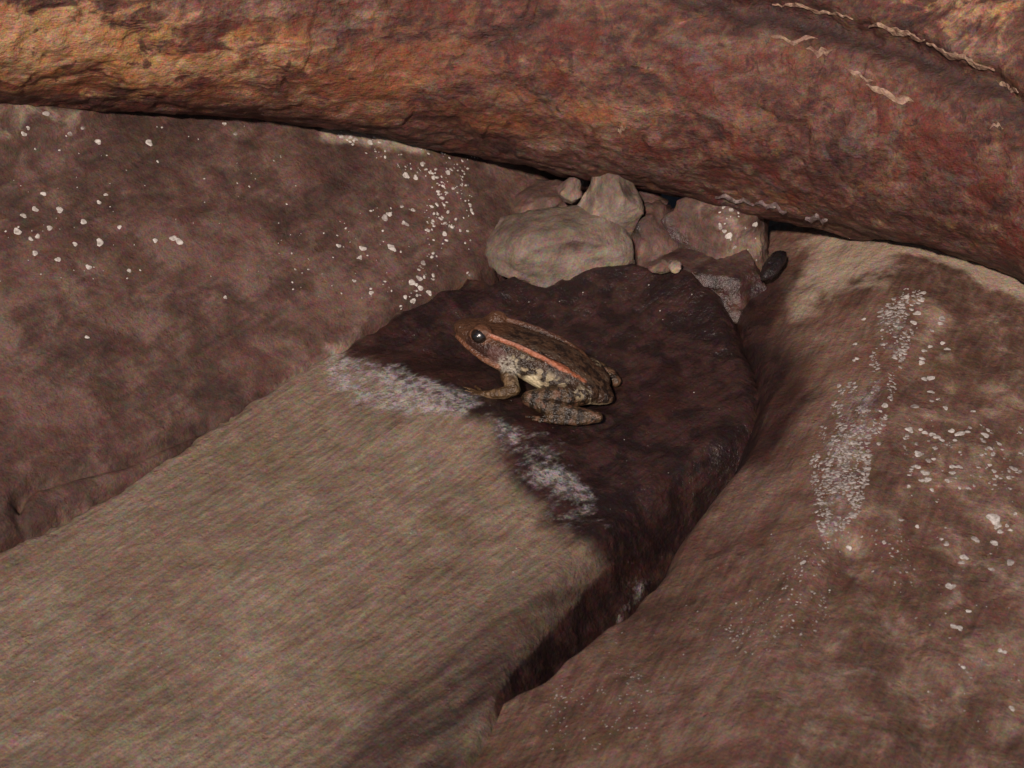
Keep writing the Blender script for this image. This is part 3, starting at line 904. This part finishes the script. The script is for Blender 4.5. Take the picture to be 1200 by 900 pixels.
big = {'left': [(28, 157, 4), (33, 150, 3), (54, 133, 5), (82, 157, 3.5), (115, 166, 4.5), (175, 167, 5), (97, 150, 3), (263, 145, 3), (276, 157, 3), (51, 227, 4), (70, 246, 4.5), (124, 228, 3), (116, 237, 3), (98, 260, 4.5), (41, 245, 4.5), (28, 253, 4), (20, 271, 5), (58, 267, 4), (44, 277, 4), (36, 280, 3), (88, 286, 3.5), (117, 284, 5.5), (41, 296, 5), (68, 304, 4.5), (104, 313, 4), (151, 317, 3), (182, 282, 3.5), (203, 279, 4.5), (210, 283, 5), (264, 349, 3), (102, 395, 3), (140, 266, 3), (397, 158, 3), (400, 160, 3), (411, 161, 3), (417, 163, 3), (434, 167, 4), (463, 160, 5), (470, 163, 3), (476, 206, 4.5), (487, 208, 4), (495, 192, 3), (451, 255, 5.5), (456, 251, 4), (471, 242, 3), (484, 246, 3.5), (473, 261, 3), (477, 263, 3.5), (458, 289, 5), (461, 292, 3.5), (425, 291, 4.5), (397, 288, 3), (422, 302, 3), (496, 308, 4), (483, 331, 4.5), (491, 326, 4), (493, 338, 4.5), (503, 343, 4), (475, 348, 3), (484, 353, 4), (470, 360, 3), (521, 274, 4), (501, 270, 3), (522, 262, 3), (518, 232, 3), (525, 202, 4), (508, 208, 3), (549, 321, 3.2), (435, 343, 3.2), (415, 329, 2.8)],
       'right': [(1104, 373, 7), (1102, 379, 4), (1092, 387, 4), (1083, 411, 4), (1090, 406, 3.5), (1105, 402, 3.5), (1110, 409, 4), (1080, 425, 5), (1081, 420, 3.5), (1089, 443, 7), (1084, 444, 5), (1091, 459, 4), (1092, 470, 3.5), (1100, 468, 3.2), (1072, 476, 6), (1108, 478, 4), (1141, 482, 4), (1066, 504, 4.5), (1078, 503, 4), (1084, 507, 4.5), (1092, 509, 4.5), (1098, 512, 5), (1104, 516, 4), (1076, 532, 6), (1088, 540, 5), (1094, 538, 3.2), (1075, 547, 5), (1084, 554, 6), (1087, 562, 5), (1080, 563, 4), (1110, 563, 4), (1117, 547, 5.5), (1124, 547, 5), (1116, 554, 4), (1125, 508, 7), (1115, 505, 5), (1119, 516, 3.4), (1134, 506, 3.4), (1155, 510, 6), (1158, 504, 4), (1153, 517, 4), (1160, 525, 4), (1163, 532, 3), (1150, 533, 3), (1171, 520, 3.4), (1160, 545, 3), (1165, 552, 3.5), (1168, 558, 3), (1188, 549, 5.5), (1195, 553, 4), (1182, 560, 3.4), (1135, 572, 3.6), (1092, 574, 3.4), (1065, 570, 3), (1165, 608, 8.5), (1168, 616, 6), (1172, 623, 4), (1180, 616, 3), (1184, 621, 3), (1165, 636, 5.5), (1143, 632, 5), (1109, 637, 4.5), (1103, 632, 3), (1130, 653, 6), (1127, 659, 4), (1184, 659, 6), (1162, 667, 5), (1112, 687, 6), (1117, 687, 5), (1118, 734, 5.5), (1125, 736, 5.5), (1135, 716, 4), (1172, 762, 4), (1177, 764, 3.4), (1129, 782, 3), (1133, 787, 3), (1186, 830, 4), (1056, 609, 4), (1075, 617, 3.6), (1036, 636, 3), (995, 642, 4), (1190, 602, 3), (1062, 348, 5), (1080, 352, 3.5), (1082, 343, 4), (1075, 367, 5), (1071, 378, 5), (1032, 365, 4), (1012, 374, 3), (1002, 403, 3), (1004, 420, 3), (1001, 422, 3), (983, 452, 4), (1037, 475, 5), (1032, 482, 3), (1030, 520, 4), (941, 659, 4)],
       'd': [(844, 265, 3.6), (854, 276, 4.5), (849, 271, 3), (857, 246, 3), (885, 263, 4), (861, 290, 3), (866, 301, 3.8), (881, 308, 3.4), (848, 243, 2.6)]}
OWN = {'left': left_rock, 'right': right_rock, 'd': stone_d, 'slab': slab}
small = {'left': [], 'right': [], 'd': [], 'slab': []}
def in_poly(x, y, poly):
    return poly_sd(np.array([x], float), np.array([y], float), poly)[0] > 0
def scatter(key, poly, n, lo, hi, seed, clump=0.0):
    r = random.Random(seed)
    xs = [p[0] for p in poly]
    ys = [p[1] for p in poly]
    k = 0
    tries = 0
    while k < n and tries < n * 30:
        tries += 1
        x, y = r.uniform(min(xs), max(xs)), r.uniform(min(ys), max(ys))
        if not in_poly(x, y, poly):
            continue
        if clump and vnoise(x / 9.0, y / 13.0, 0.5, 91) < clump * r.uniform(-0.6, 1):
            continue
        small[key].append((x, y, lo + (hi - lo) * r.random() ** 2.2))
        k += 1
band = [(1058, 338), (1082, 340), (1078, 378), (1066, 405), (1052, 450), (1036, 500), (1018, 560), (1008, 600), (985, 622), (965, 632), (952, 600), (950, 545), (962, 500), (985, 455), (1012, 430), (1028, 400), (1030, 365)]
scatter('right', band, 1000, 0.9, 3.6, 1, 0.25)
scatter('right', [(1035, 362), (1072, 345), (1062, 400), (1030, 410)], 60, 1.5, 4, 2)
scatter('right', [(980, 495), (1028, 495), (1015, 570), (958, 580)], 300, 1.2, 4.0, 3)
scatter('right', [(950, 620), (1000, 610), (985, 650), (975, 720), (935, 760), (860, 770), (840, 720), (920, 660)], 230, 0.7, 2.3, 4, 0.5)
scatter('right', [(640, 800), (740, 780), (780, 820), (760, 880), (640, 880)], 170, 0.6, 1.9, 5, 0.4)
scatter('right', [(1000, 610), (1070, 620), (1070, 700), (1010, 670)], 40, 0.7, 2.2, 6)
scatter('right', [(1060, 490), (1200, 500), (1200, 575), (1060, 570)], 130, 0.9, 3.4, 7, 0.3)
scatter('right', [(1020, 560), (1200, 560), (1200, 860), (1080, 860)], 70, 0.7, 2.0, 8)
scatter('right', [(700, 760), (900, 620), (960, 700), (800, 860)], 60, 0.5, 1.5, 9)
scatter('left', [(498, 185), (548, 200), (560, 230), (552, 290), (520, 335), (470, 362), (495, 300)], 150, 0.7, 2.8, 11, 0.3)
scatter('left', [(385, 150), (500, 165), (560, 185), (540, 220), (430, 185)], 70, 0.7, 2.4, 12, 0.2)
scatter('left', [(320, 280), (480, 230), (480, 355), (330, 345)], 60, 0.6, 2.0, 13)
scatter('left', [(0, 130), (350, 145), (350, 330), (0, 330)], 70, 0.6, 1.9, 14)
scatter('d', [(835, 235), (895, 250), (890, 315), (840, 300)], 16, 0.8, 2.0, 15)

scatter('slab', [(440, 400), (560, 335), (800, 330), (880, 430), (840, 520), (720, 620), (600, 520)], 55, 0.4, 1.1, 16)  # pale specks standing in for tiny glints on the wet rock
scatter('slab', [(0, 660), (300, 490), (560, 520), (640, 640), (420, 860), (0, 870)], 30, 0.5, 1.3, 17)
def place(key, x, y, r_px):
    pos, nor = shoot(key, x, y)
    if pos is None:
        return None
    own = OWN[key]
    r = r_px * PXM * (pos - CAM).dot(VIEW)
    return pos - (own.location if key == 'd' else Vector()), nor, r
rs = random.Random(99)
for key, lst in big.items():
    for (x, y, r_px) in lst:
        got = place(key, x, y, r_px * 0.92)
        if not got:
            continue
        pos, nor, r = got
        o = bpy.data.objects.new('lichen_spot', SPOTS[rs.choice((0, 1, 2, 3, 0, 1, 2, 3, 4, 5))])
        q = nor.to_track_quat('Z', 'Y').to_matrix().to_4x4() @ Matrix.Rotation(rs.uniform(0, 6.28), 4, 'Z')
        o.matrix_world = Matrix.Translation(pos) @ q @ Matrix.Diagonal((r * rs.uniform(.85, 1.1), r * rs.uniform(.85, 1.2), r * 0.4, 1))
        link(o, OWN[key])
for key, lst in small.items():
    vs, fs = [], []
    for (x, y, r_px) in lst:
        got = place(key, x, y, r_px)
        if not got:
            continue
        pos, nor, r = got
        q = nor.to_track_quat('Z', 'Y').to_matrix()
        b = len(vs)
        n = 7
        ph = rs.uniform(0, 6.28)
        vs.append(pos + q @ Vector((0, 0, r * 0.12)))
        for ring, (rr, hh) in enumerate(((0.75, 0.09), (1.0, -0.2))):
            for j in range(n):
                a = ph + 2 * math.pi * j / n
                f = r * rr * (1 + 0.25 * math.sin(2 * a + ph) + rs.uniform(-0.15, 0.15))
                vs.append(pos + q @ Vector((math.cos(a) * f, math.sin(a) * f, r * hh)))
        fs += [(b, b + 1 + j, b + 1 + (j + 1) % n) for j in range(n)]
        fs += [(b + 1 + j, b + 1 + n + j, b + 1 + n + (j + 1) % n, b + 1 + (j + 1) % n) for j in range(n)]
    me = bpy.data.meshes.new('lichen_glint_specks')
    me.from_pydata([tuple(v) for v in vs], [], fs)
    me.update()
    smooth(me)
    me.materials.append(M_LICHEN_DIM if key == 'right' else M_LICHEN_GLINT)
    o = link(bpy.data.objects.new('lichen_glint_specks', me), OWN[key])
    o['kind'] = 'stuff'

# ------------------------------------------------------------------ frog (millimetres: x forward, y left, z up)
def frog_mesh():
    bm = bmesh.new()
    def loft(sections, n=28):
        rings = []
        for (x, w, h, zc) in sections:
            ring = []
            for j in range(n):
                a = 2 * math.pi * j / n
                c, s = math.cos(a), math.sin(a)
                e = 0.82
                yy_ = w * math.copysign(abs(c) ** e, c)
                zz_ = h * math.copysign(abs(s) ** (e if s > 0 else 0.9), s)
                ring.append(bm.verts.new((x, yy_, zc + zz_)))
            rings.append(ring)
        for a, b in zip(rings[:-1], rings[1:]):
            for j in range(n):
                bm.faces.new((a[j], a[(j + 1) % n], b[(j + 1) % n], b[j]))
        bm.faces.new(rings[0])
        bm.faces.new(list(reversed(rings[-1])))
    def ball(c, r, sc=(1, 1, 1)):
        bmesh.ops.create_icosphere(bm, subdivisions=3, radius=r, matrix=Matrix.Translation(c) @ Matrix.Diagonal((*sc, 1)))
    def limb(pts, steps=8):
        """tapered chain of (x, y, z, r)"""
        for p, q in zip(pts[:-1], pts[1:]):
            L = math.dist(p[:3], q[:3])
            k = max(2, int(L / (min(p[3], q[3]) * 0.45)))
            for i in range(k + 1):
                t = i / k
                x, y, z, r = (p[m] * (1 - t) + q[m] * t for m in range(4))
                bmesh.ops.create_icosphere(bm, subdivisions=2, radius=r, matrix=Matrix.Translation((x, y, z)))
    loft([(36.2, 1.2, 0.9, 19.6), (35.2, 3.4, 2.3, 19.5), (33, 5.3, 3.4, 19.3), (29, 7.8, 4.6, 19.0), (24, 10.2, 5.8, 18.3), (18, 12.0, 7.0, 17.4), (12, 12.8, 7.9, 16.4), (6, 12.6, 8.6, 15.2),
          (-1, 13.0, 9.4, 13.8), (-8, 13.8, 9.8, 12.4), (-15, 13.6, 9.3, 10.9), (-21, 12.0, 7.8, 9.2), (-26, 9.4, 6.0, 7.5), (-30, 6.4, 4.3, 6.1), (-33, 3.4, 2.6, 5.2), (-34.5, 1.2, 1.0, 4.8)])
    for s in (1, -1):
        ball((21.0, s * 7.2, 23.0), 4.3)
        ball((20.8, s * 8.0, 24.6), 3.1, (1.25, 1, 0.8))
        ball((24.0, s * 7.0, 21.6), 3.0)
        limb([(17.0, s * 8.6, 24.0, 1.0), (12, s * 9.2, 23.6, 1.25), (4, s * 9.6, 22.8, 1.45), (-6, s * 9.9, 20.9, 1.5), (-15, s * 9.2, 18.0, 1.4), (-24, s * 6.8, 13.0, 1.0)])
        limb([(33, s * 5.2, 17.0, 0.8), (26, s * 9.2, 15.4, 1.0), (18, s * 11.9, 13.6, 1.2), (11, s * 12.9, 12.4, 1.3)])      # upper lip
        # fore limb
        limb([(8, s * 9.5, 11, 4.2), (5.5, s * 14, 9.5, 3.4), (1.5, s * 18, 6.8, 2.9), (5, s * 19.6, 4.6, 2.8), (10.5, s * 20.6, 2.6, 2.0), (13.5, s * 20.8, 1.7, 1.8)])
        wx, wy = 13.5, s * 20.8
        for dx, dy, L in ((6.0, 3.2, 1.0), (7.5, 0.8, 1.15), (7.5, -1.6, 1.05), (4.5, -4.0, 0.95)):
            dy *= s
            L *= 1.25
            limb([(wx, wy, 1.4, 1.05), (wx + dx * 0.55 * L, wy + dy * 0.75 * L, 1.6, 0.75), (wx + dx * L, wy + dy * 1.25 * L, 0.8, 0.6), (wx + dx * L * 1.1, wy + dy * L * 1.36, 0.7, 0.7)])
        # hind limb
        limb([(-25, s * 6, 8, 5.4), (-19, s * 13, 8, 5.6), (-11, s * 19.0, 7.4, 4.4), (-7, s * 21.0, 6.6, 3.6)])
        limb([(-7, s * 21.0, 6.4, 3.6), (-16, s * 21.5, 5.2, 4.3), (-25, s * 19.5, 4.8, 3.2), (-34 if s > 0 else -29, s * 16.5, 4.2, 2.5)])
        limb([(-34 if s > 0 else -29, s * 16.5, 4.0, 2.5), (-28, s * 21, 2.4, 2.1), (-18, s * 25, 1.6, 1.8)])
        for dx, dy, L in ((7, 4.5, 0.55), (9, 3.2, 0.75), (11, 1.6, 0.9), (9, -0.2, 0.75), (7, -1.6, 0.55)):
            dy *= s
            limb([(-18, s * 25, 1.3, 1.2), (-18 + dx * 0.5 * L, s * 25 + dy * 0.5 * L, 1.4, 0.85), (-18 + dx * L, s * 25 + dy * L, 0.7, 0.62)])
    me = bpy.data.meshes.new('frog_body')
    bm.to_mesh(me)
    bm.free()
    o = bpy.data.objects.new('frog_tmp', me)
    COL.objects.link(o)
    md = o.modifiers.new('remesh', 'REMESH')
    md.mode = 'VOXEL'
    md.voxel_size = 0.42
    sm = o.modifiers.new('smooth', 'SMOOTH')
    sm.factor = 0.5
    sm.iterations = 3
    d = bpy.context.evaluated_depsgraph_get()
    res = bpy.data.meshes.new_from_object(o.evaluated_get(d))
    bpy.data.objects.remove(o)
    return res

def seg_d(p, pts):
    best = np.full(len(p), 1e9)
    for a, b in zip(pts[:-1], pts[1:]):
        a, b = np.array(a, float), np.array(b, float)
        e = b - a
        t = np.clip(((p - a) @ e) / (e @ e), 0, 1)
        best = np.minimum(best, np.linalg.norm(p - a - t[:, None] * e, axis=1))
    return best

fm = frog_mesh()
nv = len(fm.vertices)
co = np.empty(nv * 3, np.float32)
fm.vertices.foreach_get('co', co)
co = co.reshape(-1, 3).astype(float)
no = np.empty(nv * 3, np.float32)
fm.vertex_normals.foreach_get('vector', no)
no = no.reshape(-1, 3).astype(float)
x_, y_, z_ = co.T
ay_ = np.abs(y_)
cm = co.copy(); cm[:, 1] = ay_
n_lo = fbm(x_, y_, z_, 0.22, 4, 201)
n_mi = fbm(x_, y_, z_, 0.55, 4, 205)
n_hi = fbm(x_, y_, z_, 1.6, 3, 209)
def lay(c, m, col):
    m = np.clip(m, 0, 1)[:, None]
    return c * (1 - m) + np.array(col)[None, :] * m
c = np.tile(np.array([[0.070, 0.036, 0.020]]), (nv, 1))
c = lay(c, sstep(-0.1, 0.5, n_lo), (0.105, 0.058, 0.032))
c = lay(c, 0.92 * sstep(-0.05, 0.15, n_mi), (0.018, 0.011, 0.008))
head = sstep(8, 16, x_)
c = lay(c, 0.6 * head, (0.13, 0.058, 0.030))
# mask and ear patch
mask = np.maximum(sstep(4.4, 3.0, seg_d(cm, [(24, 8.5, 18), (18, 12, 18.2)])), 0) * (ay_ > 5)
c = lay(c, 0.85 * mask, (0.045, 0.020, 0.016))
ear = sstep(4.3, 3.2, seg_d(cm, [(12.5, 12.6, 17.6), (11.5, 12.8, 17.4)]))
c = lay(c, 0.8 * ear, (0.13, 0.060, 0.050))
# flanks: grey and black mottling with cream blotches
side = sstep(21.5, 18.0, z_ + 0.30 * np.maximum(-x_, 0)) * sstep(9, 4, x_) * sstep(7, 10, ay_)
c = lay(c, 0.85 * side, (0.030, 0.020, 0.013))
c = lay(c, side * sstep(0.12, 0.30, n_mi), (0.40, 0.32, 0.20))
c = lay(c, 0.9 * sstep(5.0, 2.5, seg_d(cm, [(7.5, 13, 14.8), (5.5, 13, 13.8)])) * sstep(-0.5, 0.0, n_hi), (0.42, 0.38, 0.31))
# belly and the cream patch behind the arm
c = lay(c, sstep(-0.2, -0.7, no[:, 2]) * (z_ > 1.5), (0.42, 0.32, 0.20))
c = lay(c, sstep(5.0, 3.4, seg_d(cm, [(-4.5, 15.0, 9.5), (-1.0, 15.0, 7.0)]))*(ay_ < 17.5), (0.85, 0.72, 0.46))
# jaw stripe and dorsolateral folds
jaw = sstep(1.6, 0.8, seg_d(cm, [(34, 5.2, 17.2), (26, 9.6, 15.5), (18, 12.4, 13.8), (10.5, 13.4, 12.6)]))
c = lay(c, 0.75 * jaw * (0.6 + 0.4 * sstep(-0.2, 0.3, n_mi)), (0.24, 0.095, 0.045))
c = lay(c, 0.7 * sstep(0.0, 0.3, n_mi) * sstep(20, 12, x_) * jaw, (0.36, 0.17, 0.10))
# olive legs with dark bars
legs = np.maximum(sstep(14.2, 16.0, ay_), (x_ < -10) * sstep(9.5, 7.5, z_) * sstep(9, 12, ay_)) * (ay_ > 9)
c = lay(c, 0.85 * legs, (0.105, 0.060, 0.027))
bars = 0.5 + 0.5 * np.sin(x_ * 1.25 + 1.2 * n_mi + 0.3 * ay_)
hind = legs * (x_ < -4)
c = lay(c, 0.9 * hind * sstep(0.30, 0.62, bars + 0.35 * n_mi), (0.018, 0.012, 0.008))
c = lay(c, 0.7 * hind * sstep(0.12, 0.35, n_hi), (0.020, 0.014, 0.009))
c = lay(c, 0.65 * hind * sstep(0.3, 0.55, n_mi), (0.20, 0.095, 0.055))
c = lay(c, 0.7 * (legs * (x_ > -4)) * sstep(0.25, 0.5, n_mi), (0.24, 0.15, 0.075))
fold = seg_d(cm, [(17.5, 8.6, 24.6), (12, 9.2, 24.4), (4, 9.7, 23.8), (-6, 10.0, 22.0), (-15, 9.3, 19.0), (-24, 6.9, 13.8)])
fw = 1.35 + 0.45 * n_mi - 0.7 * sstep(-14, -24, x_)
near_side = np.where(y_ > 0, 1.0, 0.12) * (0.72 + 0.28 * sstep(-0.3, 0.2, n_mi))  # far fold's colour faded, its dimness in shade painted in
c = lay(c, near_side * sstep(fw + 0.5, fw - 0.4, fold) * (z_ > 11), (0.46, 0.155, 0.078))
c = lay(c, near_side * 0.75 * sstep(1.1, 0.3, fold) * sstep(-14, 8, x_), (0.80, 0.42, 0.31))
rim = sstep(5.2, 4.4, np.linalg.norm(cm - np.array([21.0, 8.6, 22.9]), axis=1)) * (z_ > 20)
c = lay(c, 0.7 * rim, (0.19, 0.085, 0.045))
# lighter band down the back between the folds
c = lay(c, 0.5 * sstep(2.0, 0.6, np.abs(ay_ - 5.2 + 0.8 * n_lo)) * (no[:, 2] > 0.3) * sstep(16, 8, x_) * sstep(-0.1, 0.3, n_mi + 0.2), (0.17, 0.115, 0.075))
c *= (1 + 0.16 * n_hi)[:, None]
c = np.clip(c * 0.72, 0.003, 0.9)
ca = fm.attributes.new('skin', 'FLOAT_COLOR', 'POINT')
ca.data.foreach_set('color', np.concatenate([c, np.ones((nv, 1))], 1).astype(np.float32).ravel())
smooth(fm)
k = NT('frog_skin')
sk = k.attr('skin').outputs['Color']
M_FROG = k.done(speckle(k, sk, 0.10), k.rng(k.noise(0.5, 3), 0.35, 0.65, 0.20, 0.38), k.bump(k.math('ADD', k.noise(1.1, 3, 0.55), k.math('MULTIPLY', k.voronoi(0.55), -0.5)), 0.0007), 0.5)
# the frog's own units are millimetres, so its speckle scales follow suit
for n_ in M_FROG.node_tree.nodes:
    if n_.type == 'TEX_NOISE' and n_.inputs['Scale'].default_value > 100:
        n_.inputs['Scale'].default_value /= 1000
fm.materials.clear()
fm.materials.append(M_FROG)

frog = bpy.data.objects.new('frog', None)
FX, FY = FROG_PX
fz = float(c_height(np.array([[wp(FX, FY)[0]]]), np.array([[wp(FX, FY)[1]]]))[0][0, 0])
frog.location = P(FX, FY, fz)
frog.rotation_mode = 'XYZ'
frog.rotation_euler = (math.radians(10), 0, math.radians(155))
frog.scale = (0.00093, 0.00087, 0.00085)
link(frog)
tag(frog, 'brown frog with an orange ridge along its side crouching on damp rock', 'frog')
body = link(bpy.data.objects.new('body', fm), frog)

ke = NT('frog_eye')
M_IRIS = ke.done((0.010, 0.006, 0.004), 0.26, None, 1.0)
kp = NT('frog_pupil')
M_PUPIL = kp.done((0.003, 0.003, 0.004), 0.26, None, 1.0)
for s in (1, -1):
    bm = bmesh.new()
    bmesh.ops.create_uvsphere(bm, u_segments=32, v_segments=20, radius=3.55)
    me = bpy.data.meshes.new('eye')
    bm.to_mesh(me); bm.free()
    smooth(me)
    me.materials.append(M_IRIS)
    eye = link(bpy.data.objects.new('eye', me), frog)
    eye.location = (21.4, s * 9.0, 22.8)
    bm = bmesh.new()
    bmesh.ops.create_uvsphere(bm, u_segments=24, v_segments=12, radius=1.0)
    bm.transform(Matrix.Translation((0.35, s * 3.05, 0.5)) @ Matrix.Diagonal((1.7, 0.62, 1.25, 1)))
    me = bpy.data.meshes.new('pupil')
    bm.to_mesh(me); bm.free()
    smooth(me)
    me.materials.append(M_PUPIL)
    link(bpy.data.objects.new('pupil', me), eye)
